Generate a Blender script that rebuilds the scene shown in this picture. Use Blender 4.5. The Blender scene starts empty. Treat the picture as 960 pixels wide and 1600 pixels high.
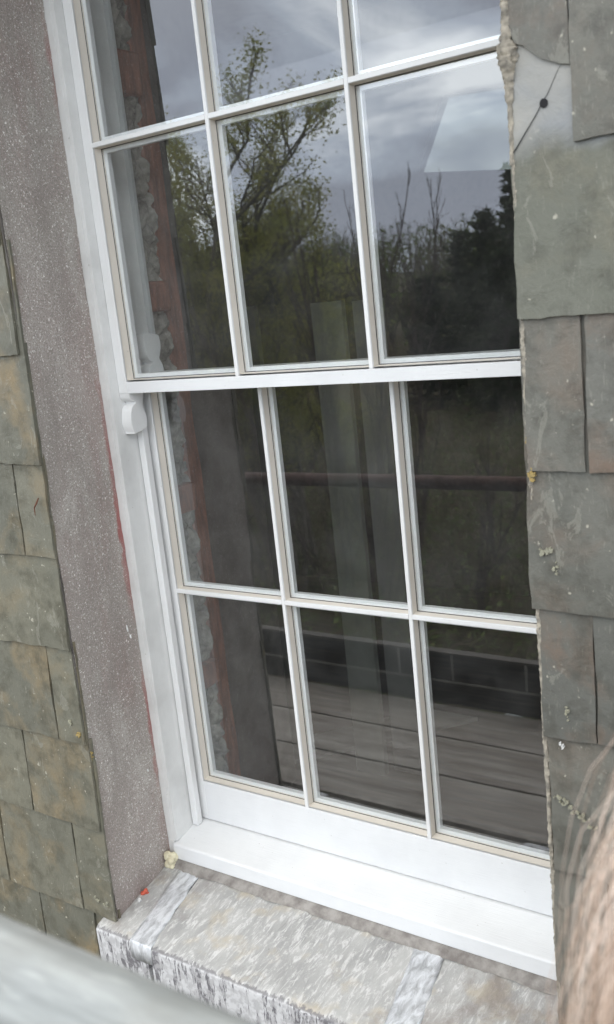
import bpy, bmesh, math, random
from mathutils import Vector, Matrix, noise
S = 0.26                      # one pane width in metres; geometry below is laid out in pane widths
R = random.Random(7)
sc = bpy.context.scene
COL = sc.collection

# ------------------------------------------------------------------ camera
cam_d = bpy.data.cameras.new('camera'); cam = bpy.data.objects.new('camera', cam_d); COL.objects.link(cam)
sc.camera = cam
cam_d.sensor_fit = 'VERTICAL'; cam_d.sensor_height = 36.0; cam_d.lens = 33.889
cam_d.clip_start = 0.02; cam_d.clip_end = 3000
m0 = Vector((0.82301991, 0.55849581, -0.10354066)); m1 = Vector((0.03743378, -0.2352204, -0.97122092)); m2 = Vector((-0.56677769, 0.79545823, -0.21449769))
rot = Matrix((m0, -m1, -m2)).transposed()
cam.matrix_world = Matrix.Translation(Vector((4.91183, -4.87851, 0.43467)) * S) @ rot.to_4x4()
cam_d.dof.use_dof = True; cam_d.dof.focus_distance = 1.75; cam_d.dof.aperture_fstop = 7.5

# ------------------------------------------------------------------ sky and sun
SUN_EL, SUN_AZ = math.radians(46), math.radians(62)     # azimuth clockwise from +Y
world = bpy.data.worlds.new('World'); sc.world = world; world.use_nodes = True
nt = world.node_tree; N = nt.nodes; L = nt.links; N.clear()
out = N.new('ShaderNodeOutputWorld'); bg = N.new('ShaderNodeBackground')
sky = N.new('ShaderNodeTexSky'); sky.sky_type = 'NISHITA'; sky.sun_disc = False
sky.sun_elevation = SUN_EL; sky.sun_rotation = SUN_AZ
tc = N.new('ShaderNodeTexCoord'); mp = N.new('ShaderNodeMapping'); mp.inputs['Scale'].default_value = (1, 1, 2.6)
mp.inputs['Location'].default_value = (3.3, 1.1, 0.4)
nz = N.new('ShaderNodeTexNoise'); nz.inputs['Scale'].default_value = 3.4; nz.inputs['Detail'].default_value = 7; nz.inputs['Roughness'].default_value = .52
nz.inputs['Distortion'].default_value = .5
rp = N.new('ShaderNodeValToRGB')
e = rp.color_ramp.elements
e[0].position = .40; e[0].color = (13.6, 14.9, 17.8, 1)
e[1].position = .60; e[1].color = (43, 45.5, 47.5, 1)
x = rp.color_ramp.elements.new(.49); x.color = (19.5, 22, 26, 1)
gr = N.new('ShaderNodeSeparateXYZ'); zr = N.new('ShaderNodeMapRange'); zr.inputs['From Min'].default_value = .22; zr.inputs['From Max'].default_value = .9
zr.inputs['To Min'].default_value = 0.0; zr.inputs['To Max'].default_value = 1.0
mul = N.new('ShaderNodeMix'); mul.data_type = 'RGBA'; mul.inputs[7].default_value = (35, 33.8, 31.6, 1)
mix = N.new('ShaderNodeMix'); mix.data_type = 'RGBA'; mix.inputs[0].default_value = .92
L.new(tc.outputs['Generated'], mp.inputs[0]); L.new(mp.outputs[0], nz.inputs['Vector']); L.new(nz.outputs[0], rp.inputs[0])
L.new(tc.outputs['Generated'], gr.inputs[0]); L.new(gr.outputs[2], zr.inputs[0])
L.new(rp.outputs[0], mul.inputs[6]); L.new(zr.outputs[0], mul.inputs[0])
L.new(sky.outputs[0], mix.inputs[6]); L.new(mul.outputs[2], mix.inputs[7]); L.new(mix.outputs[2], bg.inputs[0])
bg.inputs[1].default_value = 0.1
L.new(bg.outputs[0], out.inputs[0])
sun_d = bpy.data.lights.new('sun', 'SUN'); sun_d.energy = 2.2; sun_d.angle = math.radians(15); sun_d.color = (1, .96, .9)
sun = bpy.data.objects.new('sun', sun_d); COL.objects.link(sun)
sd = Vector((math.sin(SUN_AZ) * math.cos(SUN_EL), math.cos(SUN_AZ) * math.cos(SUN_EL), math.sin(SUN_EL)))
sun.rotation_euler = sd.to_track_quat('Z', 'Y').to_euler()
sc.view_settings.view_transform = 'Standard'; sc.view_settings.look = 'None'; sc.view_settings.gamma = 1
sc.view_settings.exposure = 0.22
sc.cycles.max_bounces = 10; sc.cycles.transparent_max_bounces = 24; sc.cycles.glossy_bounces = 5
sc.cycles.use_denoising = True; sc.cycles.sample_clamp_indirect = 4

# ------------------------------------------------------------------ material helpers
def mat(name, color, rough=.6, spec=.4):
    m = bpy.data.materials.new(name); m.use_nodes = True
    b = m.node_tree.nodes['Principled BSDF']
    b.inputs['Base Color'].default_value = (*color, 1); b.inputs['Roughness'].default_value = rough
    b.inputs['Specular IOR Level'].default_value = spec
    return m
class NT:
    """small wrapper for building procedural colours"""
    def __init__(s, m):
        s.m = m; s.t = m.node_tree; s.b = s.t.nodes['Principled BSDF']
        s.tc = s.n('ShaderNodeTexCoord'); s.oi = s.n('ShaderNodeObjectInfo'); s._c = {}
    def n(s, k): return s.t.nodes.new(k)
    def l(s, a, b): s.t.links.new(a, b)
    def co(s, scale=(1, 1, 1), rnd=True, rotz=(0, 0, 0)):
        mp = s.n('ShaderNodeMapping'); mp.inputs['Scale'].default_value = scale; mp.inputs['Rotation'].default_value = rotz
        if rnd:
            a = s.n('ShaderNodeVectorMath'); a.operation = 'ADD'
            k = s.n('ShaderNodeMath'); k.operation = 'MULTIPLY'; k.inputs[1].default_value = 37.0
            s.l(s.oi.outputs['Random'], k.inputs[0]); s.l(s.tc.outputs['Object'], a.inputs[0]); s.l(k.outputs[0], a.inputs[1])
            s.l(a.outputs[0], mp.inputs[0])
        else: s.l(s.tc.outputs['Object'], mp.inputs[0])
        return mp.outputs[0]
    def noise(s, co, scale, detail=4, rough=.5, dist=0):
        n = s.n('ShaderNodeTexNoise'); n.inputs['Scale'].default_value = scale; n.inputs['Detail'].default_value = detail
        n.inputs['Roughness'].default_value = rough; n.inputs['Distortion'].default_value = dist
        s.l(co, n.inputs['Vector']); return n.outputs[0]
    def ramp(s, f, stops):
        r = s.n('ShaderNodeValToRGB'); e = r.color_ramp.elements
        while len(e) < len(stops): e.new(.5)
        for i, (p, c) in enumerate(stops):
            e[i].position = p; e[i].color = (c, c, c, 1) if isinstance(c, (int, float)) else (*c, 1)
        s.l(f, r.inputs[0]); return r.outputs[0]
    def mix(s, f, a, b, mode='MIX'):
        m = s.n('ShaderNodeMix'); m.data_type = 'RGBA'; m.blend_type = mode
        if isinstance(f, (int, float)): m.inputs[0].default_value = f
        else: s.l(f, m.inputs[0])
        for i, v in ((6, a), (7, b)):
            if isinstance(v, tuple): m.inputs[i].default_value = (*v, 1)
            else: s.l(v, m.inputs[i])
        return m.outputs[2]
    def math(s, op, a, b=0.0):
        m = s.n('ShaderNodeMath'); m.operation = op
        for i, v in ((0, a), (1, b)):
            if isinstance(v, (int, float)): m.inputs[i].default_value = v
            else: s.l(v, m.inputs[i])
        return m.outputs[0]
    def bump(s, f, strength=.3, dist=.002):
        b = s.n('ShaderNodeBump'); b.inputs['Strength'].default_value = strength; b.inputs['Distance'].default_value = dist
        s.l(f, b.inputs['Height']); s.l(b.outputs[0], s.b.inputs['Normal'])
    def color(s, c): s.l(c, s.b.inputs['Base Color'])
    def rough(s, c): s.l(c, s.b.inputs['Roughness'])
    def sep(s, co):
        n = s.n('ShaderNodeSeparateXYZ'); s.l(co, n.inputs[0]); return n.outputs

def paint_mat(name, base, dirt, amt=.5, grain=(30, 30, 2.0)):
    m = mat(name, base, .45, .45); t = NT(m)
    n = t.noise(t.co((1, 1, 1)), 9, 6, .6); g = t.noise(t.co(grain), 14, 3, .5)
    c = t.mix(t.ramp(n, [(.42, 0), (.75, amt)]), base, dirt)
    c = t.mix(t.ramp(g, [(.55, 0), (.8, .25)]), c, dirt)
    sp = t.noise(t.co(), 160, 2, .5)
    c = t.mix(t.ramp(sp, [(.74, 0), (.78, .5)]), c, (.35, .33, .30))
    t.color(c); t.bump(t.math('ADD', g, t.math('MULTIPLY', n, .8)), .4, .0009)
    return m
M = {}
M['paint'] = paint_mat('white_paint', (.70, .705, .705), (.60, .60, .58), .5)
M['paint_h'] = paint_mat('white_paint_along', (.76, .77, .785), (.66, .67, .67), .45, (60, 6, 6)) if False else paint_mat('white_paint_along', (.69, .70, .705), (.56, .57, .58), .45, (2, 30, 40))
M['paint_old'] = paint_mat('weathered_white_paint', (.68, .685, .675), (.50, .50, .49), .8)
M['cream'] = paint_mat('cream_undercoat', (.66, .615, .545), (.54, .50, .45), .5)
M['inner'] = paint_mat('grey_white_undercoat', (.50, .52, .52), (.38, .39, .39), .5)
M['spacer'] = mat('spacer', (.80, .81, .83), .35, .5)
M['gasket'] = mat('gasket', (.05, .05, .055), .6)

# glass: a real pane that transmits and mirrors by angle
g = bpy.data.materials.new('glass'); g.use_nodes = True; t = g.node_tree; t.nodes.clear()
o_ = t.nodes.new('ShaderNodeOutputMaterial'); tr = t.nodes.new('ShaderNodeBsdfTransparent'); gl = t.nodes.new('ShaderNodeBsdfGlossy')
tr.inputs[0].default_value = (.95, .96, .955, 1); gl.inputs['Roughness'].default_value = .0; gl.inputs[0].default_value = (1, 1, 1, 1)
fr = t.nodes.new('ShaderNodeFresnel'); fr.inputs[0].default_value = 2.2
geo = t.nodes.new('ShaderNodeNewGeometry'); inv = t.nodes.new('ShaderNodeMath'); inv.operation = 'SUBTRACT'; inv.inputs[0].default_value = 1
fm = t.nodes.new('ShaderNodeMath'); fm.operation = 'MULTIPLY'
ms = t.nodes.new('ShaderNodeMixShader')
nn = t.nodes.new('ShaderNodeTexNoise'); nn.inputs['Scale'].default_value = 5; nn.inputs['Detail'].default_value = 1
tcx = t.nodes.new('ShaderNodeTexCoord'); bp = t.nodes.new('ShaderNodeBump'); bp.inputs['Strength'].default_value = .02; bp.inputs['Distance'].default_value = .004
t.links.new(tcx.outputs['Object'], nn.inputs[0]); t.links.new(nn.outputs[0], bp.inputs['Height']); None
t.links.new(geo.outputs['Backfacing'], inv.inputs[1]); t.links.new(inv.outputs[0], fm.inputs[0]); t.links.new(fr.outputs[0], fm.inputs[1])
t.links.new(fm.outputs[0], ms.inputs[0]); t.links.new(tr.outputs[0], ms.inputs[1]); t.links.new(gl.outputs[0], ms.inputs[2]); dm = t.nodes.new('ShaderNodeMixShader'); df = t.nodes.new('ShaderNodeBsdfDiffuse'); df.inputs[0].default_value = (.75, .76, .76, 1)
dn = t.nodes.new('ShaderNodeTexNoise'); dn.inputs['Scale'].default_value = 14; dn.inputs['Detail'].default_value = 6; dr = t.nodes.new('ShaderNodeMapRange')
dr.inputs[1].default_value = .35; dr.inputs[2].default_value = .75; dr.inputs[3].default_value = .006; dr.inputs[4].default_value = .02
t.links.new(tcx.outputs['Object'], dn.inputs[0]); t.links.new(dn.outputs[0], dr.inputs[0]); t.links.new(dr.outputs[0], dm.inputs[0])
t.links.new(ms.outputs[0], dm.inputs[1]); t.links.new(df.outputs[0], dm.inputs[2]); t.links.new(dm.outputs[0], o_.inputs[0])
M['glass'] = g

# render on the reveal: grey-pink pebbly stucco, streaks of old red paint next to the frame
def render_mat():
    m = mat('stucco', (.25, .22, .21), .85, .25); t = NT(m); co = t.co((1, 1, 1), False)
    big = t.noise(co, 5, 4, .55); st = t.noise(t.co((1, 1, .22), False), 22, 4, .6)
    grain = t.noise(co, 340, 4, .75); grit = t.noise(co, 300, 2, .6, .8)
    z = t.sep(t.n('ShaderNodeNewGeometry').outputs['Position'])
    c = t.mix(t.ramp(t.noise(co, 2.2, 3, .5), [(.35, 0), (.65, 1)]), (.375, .352, .322), (.455, .415, .385))
    c = t.mix(t.ramp(big, [(.4, 0), (.65, .6)]), c, (.32, .27, .25))
    c = t.mix(t.ramp(st, [(.52, 0), (.72, .55)]), c, (.32, .235, .215))
    c = t.mix(t.ramp(grain, [(.38, .75), (.54, 0)]), c, (.20, .18, .165))
    c = t.mix(t.ramp(grit, [(.60, 0), (.68, .85)]), c, (.86, .84, .81))
    tr_ = t.noise(t.co((1, 1, .35), False, (.5, 0, 0)), 12, 5, .6, 1.2)
    c = t.mix(t.ramp(tr_, [(.36, .35), (.5, 0)]), c, (.25, .22, .20)); c = t.mix(t.ramp(tr_, [(.56, 0), (.7, .3)]), c, (.52, .50, .47))
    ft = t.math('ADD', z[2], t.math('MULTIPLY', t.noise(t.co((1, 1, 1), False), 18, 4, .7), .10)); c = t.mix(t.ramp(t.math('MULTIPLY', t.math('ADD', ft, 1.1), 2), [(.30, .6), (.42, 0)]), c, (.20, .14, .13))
    # red paint residue within about 15 mm of the frame, ragged
    yy = t.math('ADD', z[1], t.math('MULTIPLY', t.noise(t.co((1, 1, .5), False), 40, 4, .7), .035))
    f = t.ramp(t.math('MULTIPLY', t.math('ADD', yy, .12), 8), [(.83, 0), (.875, .85)])
    f2 = t.ramp(t.noise(t.co((1, 1, .3), False), 9, 3, .6), [(.44, .0), (.66, .9)])
    c = t.mix(t.math('MULTIPLY', f, f2), c, (.30, .075, .07))
    t.color(c)
    h = t.math('ADD', t.mix(.5, grain, grit), t.math('MULTIPLY', tr_, 2.0)); t.bump(h, .8, .002)
    return m
M['stucco'] = render_mat()

def slate_mat(name, base, alt, warm, pale=False):
    m = mat(name, base, .5, .35); t = NT(m); co = t.co((1, 1, 1))
    big = t.noise(co, 6, 5, .6, .6); mid = t.noise(co, 26, 5, .65); riv = t.noise(t.co((1, 1, 1), True, (0, .6, 0)), 34, 6, .7, .4)
    sc_ = t.noise(t.co((5, 1, 1.2), True, (0, .85, 0)), 60, 3, .6)
    c = t.mix(t.ramp(big, [(.35, 0), (.65, 1)]), base, alt)
    c = t.mix(t.math('MULTIPLY', t.oi.outputs['Random'], .45), c, (base[0] * .62, base[1] * .66, base[2] * .75))
    w = t.math('MULTIPLY', t.ramp(t.noise(co, 9, 6, .65, .3), [(.47, 0), (.68, .7)]), t.ramp(t.oi.outputs['Random'], [(0, .35), (1, 1)]))
    c = t.mix(w, c, warm)
    c = t.mix(t.ramp(mid, [(.33, .65), (.53, 0)]), c, (base[0] * .52, base[1] * .5, base[2] * .48))
    c = t.mix(t.ramp(sc_, [(.60, 0), (.74, .22)]), c, (.32, .315, .27))
    flake = t.noise(t.co((1.6, 1, .8), True, (0, .5, 0)), 17, 7, .72, .8)
    c = t.mix(t.ramp(flake, [(.60, 0), (.625, .38), (.70, .2)]), c, (.27, .265, .225))
    sp = t.noise(t.co((1, 1, 1)), 95, 2, .5)
    c = t.mix(t.ramp(sp, [(.71, 0), (.76, .7)]), c, (.42, .40, .33))
    if pale:      # the strip that used to be covered by the slate above is paler
        z = t.sep(t.n('ShaderNodeNewGeometry').outputs['Position']); zz = t.math('ADD', z[2], t.math('MULTIPLY', t.noise(t.co((1, 1, 1), False), 14, 3, .5), .05))
        f = t.ramp(zz, [(.262, 0), (.292, 1)])
        pc = t.mix(t.ramp(big, [(.35, 0), (.7, 1)]), (.19, .21, .235), (.33, .32, .285))
        c = t.mix(f, c, pc)
    t.color(c); t.bump(t.math('ADD', riv, t.math('MULTIPLY', flake, .8)), .55, .0035)
    t.rough(t.ramp(mid, [(.3, .38), (.7, .62)]))
    return m
M['slate_l'] = slate_mat('slate_green_grey', (.128, .126, .098), (.18, .172, .13), (.235, .175, .095))
M['slate_r'] = slate_mat('slate_grey', (.118, .118, .102), (.16, .156, .134), (.175, .11, .075))
M['slate_pale'] = slate_mat('slate_part_bleached', (.128, .132, .106), (.152, .153, .126), (.20, .17, .11), True)

def simple(name, a, b, scale=20, rough=.8, bump=.4, dist=.003, stops=(.35, .65), co=(1, 1, 1), spec=.3):
    m = mat(name, a, rough, spec); t = NT(m); n = t.noise(t.co(co), scale, 6, .62)
    t.color(t.mix(t.ramp(n, [(stops[0], 0), (stops[1], 1)]), a, b)); t.bump(n, bump, dist); return m
M['mortar'] = simple('mortar', (.42, .38, .31), (.16, .15, .13), 70, .9, .9, .004)
M['rubble'] = simple('rubble_stone', (.40, .385, .34), (.13, .12, .105), 28, .9, .9, .01)
M['wall_core'] = simple('dark_stone', (.12, .11, .10), (.06, .055, .05), 20)
M['red_wood'] = simple('red_brown_timber', (.30, .125, .08), (.15, .07, .05), 30, .7, .4, .002, co=(3, 3, .6))
M['plaster'] = simple('old_plaster', (.34, .34, .32), (.26, .26, .25), 6, .9)
M['floorw'] = simple('floorboards', (.11, .09, .07), (.07, .06, .05), 10, .7, co=(.5, 5, 5))
M['panel'] = simple('grey_board', (.40, .42, .37), (.30, .32, .28), 6, .8, .1)
M['lead'] = None
M['bark'] = simple('bark', (.11, .10, .08), (.055, .05, .04), 30, .9)
M['bark2'] = simple('young_bark', (.06, .042, .04), (.035, .028, .026), 30, .9)
M['foam'] = simple('foam', (.70, .66, .48), (.55, .50, .36), 60, .7, .5, .002)
M['redbit'] = mat('red_chip', (.50, .10, .06), .6)
M['lichen'] = simple('lichen', (.38, .27, .09), (.22, .18, .09), 90, .9, .8, .002)
M['lichen2'] = simple('pale_lichen', (.30, .295, .22), (.22, .215, .17), 90, .9, .8, .002)
M['crack'] = mat('crack', (.015, .015, .017), .9)
M['rust_tube'] = simple('rusty_tube', (.10, .05, .04), (.055, .03, .028), 14, .6, .2, .001, co=(.4, 1, 1))
M['board'] = simple('scaffold_board', (.50, .48, .455), (.27, .245, .225), 9, .75, .4, .002, co=(.35, 3, 3))
M['trim'] = simple('wet_capping', (.16, .15, .14), (.10, .095, .09), 9)
M['dark_board'] = simple('dark_wet_board', (.018, .017, .017), (.03, .028, .026), 10, .6, .3, .002, co=(.3, 3, 3))
M['batten'] = simple('pale_batten', (.34, .34, .32), (.24, .24, .22), 20)
M['skin'] = mat('skin', (.55, .33, .25), .5)
M['jacket'] = simple('jacket', (.05, .07, .12), (.035, .05, .09), 60, .9)
M['trousers'] = simple('trousers', (.03, .035, .05), (.05, .055, .07), 60, .9)
def leaf(name, a, b):
    m = mat(name, a, .6, .2); t = NT(m); n = t.noise(t.co((1, 1, 1)), 2.2, 3, .6)
    geo = t.n('ShaderNodeNewGeometry'); c = t.mix(t.ramp(n, [(.35, 0), (.65, 1)]), a, b)
    c = t.mix(t.math('MULTIPLY', geo.outputs['Random Per Island'], .6), c, (a[0] * .45, a[1] * .5, a[2] * .5))
    t.color(c); tl = t.n('ShaderNodeBsdfTranslucent'); t.l(c, tl.inputs[0]); mx = t.n('ShaderNodeMixShader'); mx.inputs[0].default_value = .4
    o = [n for n in t.t.nodes if n.type == 'OUTPUT_MATERIAL'][0]; t.l(t.b.outputs[0], mx.inputs[1]); t.l(tl.outputs[0], mx.inputs[2]); t.l(mx.outputs[0], o.inputs[0])
    return m
M['leaf'] = leaf('spring_leaf', (.46, .44, .13), (.34, .38, .12))
M['leaf_dk'] = leaf('ivy_leaf', (.13, .20, .075), (.24, .26, .10))
M['needle'] = leaf('needles', (.045, .062, .035), (.065, .08, .04))
M['grass'] = simple('rough_grass', (.055, .06, .028), (.07, .048, .032), 1.4, .95, .6, .05)
M['dead'] = leaf('dead_stem', (.20, .15, .11), (.13, .115, .08))

def galv():
    m = mat('galvanised', (.5, .53, .53), .62, .35); t = NT(m)
    st = t.noise(t.co((.25, 3, 3), False, (0, 0, .05)), 30, 5, .62); bl = t.noise(t.co((1, 1, 1), False), 17, 4, .6); sc2 = t.noise(t.co((.25, 2, 2), False, (0, .1, .25)), 90, 3, .6)
    c = t.mix(t.ramp(st, [(.38, 0), (.62, 1)]), (.22, .235, .235), (.37, .39, .39))
    c = t.mix(t.ramp(bl, [(.52, 0), (.74, .5)]), c, (.22, .22, .205))
    c = t.mix(t.ramp(sc2, [(.62, 0), (.72, .3)]), c, (.55, .57, .57))
    t.color(c); t.b.inputs['Metallic'].default_value = .1; t.bump(st, .1, .001)
    return m
M['galv'] = galv()

def sill_mat():
    """flaking white and grey paint dragged over purple slate; streaks run outwards and down the front face"""
    m = mat('flaking_sill', (.4, .4, .4), .55, .4); t = NT(m)
    geo = t.n('ShaderNodeNewGeometry'); z = t.sep(geo.outputs['Normal'])
    topf = t.ramp(z[2], [(.45, 0), (.75, 1)])
    co = t.co((3.0, .8, 1), False, (0, 0, .25)); fine = t.noise(co, 42, 8, .76, .7); big = t.noise(t.co((1.5, 1, 1), False), 9, 5, .6, .4)
    front = t.noise(t.co((2.6, 2.6, .5), False), 38, 5, .72, .5)
    c = t.mix(t.ramp(big, [(.36, 0), (.62, 1)]), (.31, .31, .305), (.42, .42, .41))
    c = t.mix(t.ramp(fine, [(.50, 0), (.60, .85)]), c, (.60, .60, .59))
    c = t.mix(t.ramp(fine, [(.28, .6), (.40, 0)]), c, (.17, .16, .155))
    c = t.mix(t.ramp(t.noise(t.co((.9, 1, 1), False), 13, 4, .6), [(.54, 0), (.66, .6)]), c, (.46, .40, .30))
    c = t.mix(t.ramp(t.noise(t.co((1, 1, 1), False), 6, 6, .65, .5), [(.56, 0), (.70, .7)]), c, (.22, .19, .17))
    f = t.ramp(t.math('ADD', front, t.math('MULTIPLY', t.math('SUBTRACT', big, .5), .45)), [(.51, 0), (.55, 1)])
    cf = t.mix(f, (.52, .52, .525), (.14, .135, .145))
    cf = t.mix(t.ramp(t.noise(t.co((2, 2, 2), False), 60, 2, .5), [(.45, 0), (.60, .8)]), cf, (.38, .375, .38))
    pz = t.sep(geo.outputs['Position']); yn = t.math('ADD', t.math('MULTIPLY', pz[1], -1), t.math('MULTIPLY', t.noise(t.co((2, 1, 1), False), 45, 5, .7), .03))
    c = t.mix(t.ramp(t.math('MULTIPLY', yn, 4), [(.932, 0), (.945, .85)]), c, (.15, .145, .15))
    t.color(t.mix(topf, cf, c)); t.bump(fine, .7, .003)
    return m
M['sill'] = sill_mat()
def tape():
    m = mat('flashing_tape', (.62, .64, .66), .32, .5); t = NT(m); n = t.noise(t.co((3, 1, 1), False, (0, 0, .3)), 30, 5, .65, .5)
    t.color(t.mix(t.ramp(n, [(.35, 0), (.6, 1)]), (.36, .37, .385), (.72, .74, .77))); t.b.inputs['Metallic'].default_value = .3; t.bump(n, .8, .004); return m
M['tape'] = tape()
def hair_mat():
    m = mat('hair', (.42, .27, .16), .4, .4); t = NT(m); geo = t.n('ShaderNodeNewGeometry')
    t.color(t.ramp(geo.outputs['Random Per Island'], [(0, (.30, .21, .16)), (.5, (.62, .49, .40)), (1, (.80, .70, .63))])); return m
M['hair'] = hair_mat()

# ------------------------------------------------------------------ object helpers
def link(o): COL.objects.link(o); return o
def props(o, label=None, cat=None, group=None, kind=None):
    if label: o['label'] = label
    if cat: o['category'] = cat
    if group: o['group'] = group
    if kind: o['kind'] = kind
    return o
def empty(name, loc, label, cat, group=None):
    o = bpy.data.objects.new(name, None); link(o); o.location = Vector(loc); o.empty_display_size = .05
    return props(o, label, cat, group)
def world_loc(o):
    p = Vector((0, 0, 0))
    while o is not None: p += o.location; o = o.parent
    return p
class MB:
    """collects geometry; sc = scale of the given coordinates"""
    def __init__(s, sc=S): s.v = []; s.f = []; s.sc = sc
    def add(s, vs, fs):
        n = len(s.v); s.v += [Vector(v) * s.sc for v in vs]; s.f += [[i + n for i in f] for f in fs]
    def box(s, x0, x1, y0, y1, z0, z1):
        s.add([(x, y, z) for z in (z0, z1) for y in (y0, y1) for x in (x0, x1)],
              [(0, 2, 3, 1), (4, 5, 7, 6), (0, 1, 5, 4), (2, 6, 7, 3), (0, 4, 6, 2), (1, 3, 7, 5)])
    def prism(s, poly, axis, a0, a1):
        """poly: 2-D outline in the two other axes, extruded along axis (0,1,2)"""
        def P(p, a):
            q = list(p); q.insert(axis, a); return q
        n = len(poly); s.add([P(p, a0) for p in poly] + [P(p, a1) for p in poly],
              [list(range(n))[::-1], list(range(n, 2 * n))] + [(i, (i + 1) % n, (i + 1) % n + n, i + n) for i in range(n)])
    def tube(s, pts, rads, sides=12, caps=True):
        pts = [Vector(p) for p in pts]; rings = []; base = len(s.v); up = None; V = []
        for i, p in enumerate(pts):
            d = (pts[min(i + 1, len(pts) - 1)] - pts[max(i - 1, 0)])
            if d.length < 1e-9: d = Vector((0, 0, 1))
            d.normalize()
            if up is None: up = d.orthogonal().normalized()
            up = (up - d * up.dot(d)); up = up.normalized() if up.length > 1e-6 else d.orthogonal().normalized()
            w = d.cross(up); r = rads[i] if isinstance(rads, (list, tuple)) else rads
            for k in range(sides):
                a = 2 * math.pi * k / sides; V.append(p + (up * math.cos(a) + w * math.sin(a)) * r)
        F = []
        for i in range(len(pts) - 1):
            for k in range(sides):
                a = i * sides + k; b = i * sides + (k + 1) % sides; F.append((a, b, b + sides, a + sides))
        if caps: F.append(list(range(sides))[::-1]); F.append([len(V) - sides + k for k in range(sides)])
        s.add(V, F)
    def build(s, name, m, parent=None, smooth=False, bevel=0, fixn=True, sub=0):
        me = bpy.data.meshes.new(name); off = world_loc(parent) if parent is not None else Vector((0, 0, 0))
        me.from_pydata([v - off for v in s.v], [], s.f); me.validate()
        if fixn and len(s.f) < 60000:
            bm = bmesh.new(); bm.from_mesh(me); bmesh.ops.recalc_face_normals(bm, faces=bm.faces); bm.to_mesh(me); bm.free()
        me.materials.append(m)
        if smooth:
            me.polygons.foreach_set('use_smooth', [True] * len(me.polygons)); me.update()
            if len(me.polygons) < 20000: me.set_sharp_from_angle(angle=math.radians(40))
        o = bpy.data.objects.new(name, me); link(o)
        if parent is not None: o.parent = parent
        if bevel:
            b = o.modifiers.new('bevel', 'BEVEL'); b.width = bevel; b.segments = 2; b.limit_method = 'ANGLE'; b.angle_limit = math.radians(35)
        return o
def top(mb, name, m, loc, label, cat, group=None, **k):
    """a top-level thing made of one mesh, origin at its base"""
    o = mb.build(name, m, None, **k); l = Vector(loc); o.data.transform(Matrix.Translation(-l)); o.location = l
    return props(o, label, cat, group)

# ------------------------------------------------------------------ terrain
def gh(x, y):
    d = max(0, -y - 14); h = -5.2 + .35 * noise.noise(Vector((x * .12, y * .12, 0))) + .10 * noise.noise(Vector((x * .6, y * .6, 3)))
    t = min(1, d / 110); return h + 6.4 * t * t * (3 - 2 * t) + max(0, -x - 12) * .02
mb = MB(1); xs = [-3000, -900, -300] + [-160 + i * 4 for i in range(28)] + [-48 + i * 1.2 for i in range(56)] + [22, 40, 90, 300, 900, 3000]
ys = [-3000, -900, -300] + [-180 + i * 4 for i in range(33)] + [-48 + i * 1.0 for i in range(56)] + [30, 90, 300, 900, 3000]
V = [(x, y, (gh(x, y) + (.12 * noise.noise(Vector((x, y, 9))) if y > -48 else 0)) if y < 8 else -5.2) for y in ys for x in xs]; nx = len(xs)
F = [(j * nx + i, j * nx + i + 1, (j + 1) * nx + i + 1, (j + 1) * nx + i) for j in range(len(ys) - 1) for i in range(nx - 1)]
mb.add(V, F); props(mb.build('ground', M['grass'], None, True, fixn=False), kind='structure')

# ------------------------------------------------------------------ the wall
XL, XR = -.10, 3.24          # edges of the slating
ZS = -3.9; ZT = 3.35
wall = empty('slate_hung_wall', Vector((1.5, .4, -20)) * S, 'stone wall hung with grey green slates around the window', 'wall')
mb = MB()
mb.box(-14, -.22, -.66, 1.7, -20, 4.29); mb.box(3.36, 16, -.66, 1.7, -20, 4.29)
mb.box(-.22, 3.36, -.66, 1.7, -20, -3.95); mb.box(-.22, 3.36, -.70, 1.7, ZT + .12, 4.29)
mb.build('masonry', M['wall_core'], wall)
def grid_sheet(mb, P, nu, nv, f):
    base = [[f(P(i / nu, j / nv)) for i in range(nu + 1)] for j in range(nv + 1)]
    V = [q for r in base for q in r]; w = nu + 1
    mb.add(V, [(j * w + i, j * w + i + 1, (j + 1) * w + i + 1, (j + 1) * w + i) for j in range(nv) for i in range(nu)])
# rendered reveals (lightly uneven)
def reveal(side):
    xo, xi = (-.115, -.168) if side < 0 else (3.25, 3.30); mb = MB()
    def P(u, v):
        y = -.739 + .66 * u; z = -3.92 + (ZT + 3.92) * v; x = xo + (xi - xo) * u
        n = .010 * noise.noise(Vector((u * 3, z * 2, side * 5))) + .006 * noise.noise(Vector((y * 14, z * 14, 1)))
        return (x + n, y + .008 * noise.noise(Vector((z * 9, 2, u))), z)
    grid_sheet(mb, P, 14, 160, lambda p: p)
    s = 1 if side > 0 else -1; ex = -.235 if side < 0 else 3.375
    mb.add([(xo, -.739, -3.92), (xo, -.739, ZT), (ex, -.739, ZT), (ex, -.739, -3.92)], [(0, 1, 2, 3)])
    mb.add([(xi, -.085, -3.92), (xi, -.085, ZT), (ex, -.085, ZT), (ex, -.085, -3.92)], [(0, 1, 2, 3)])
    return mb.build('rendered_reveal', M['stucco'], wall, True, fixn=False)
reveal(-1); reveal(1)
mb = MB(); mb.box(-.2, 3.36, -.70, -.085, ZT, ZT + .11); mb.build('rendered_soffit', M['stucco'], wall)

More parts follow.
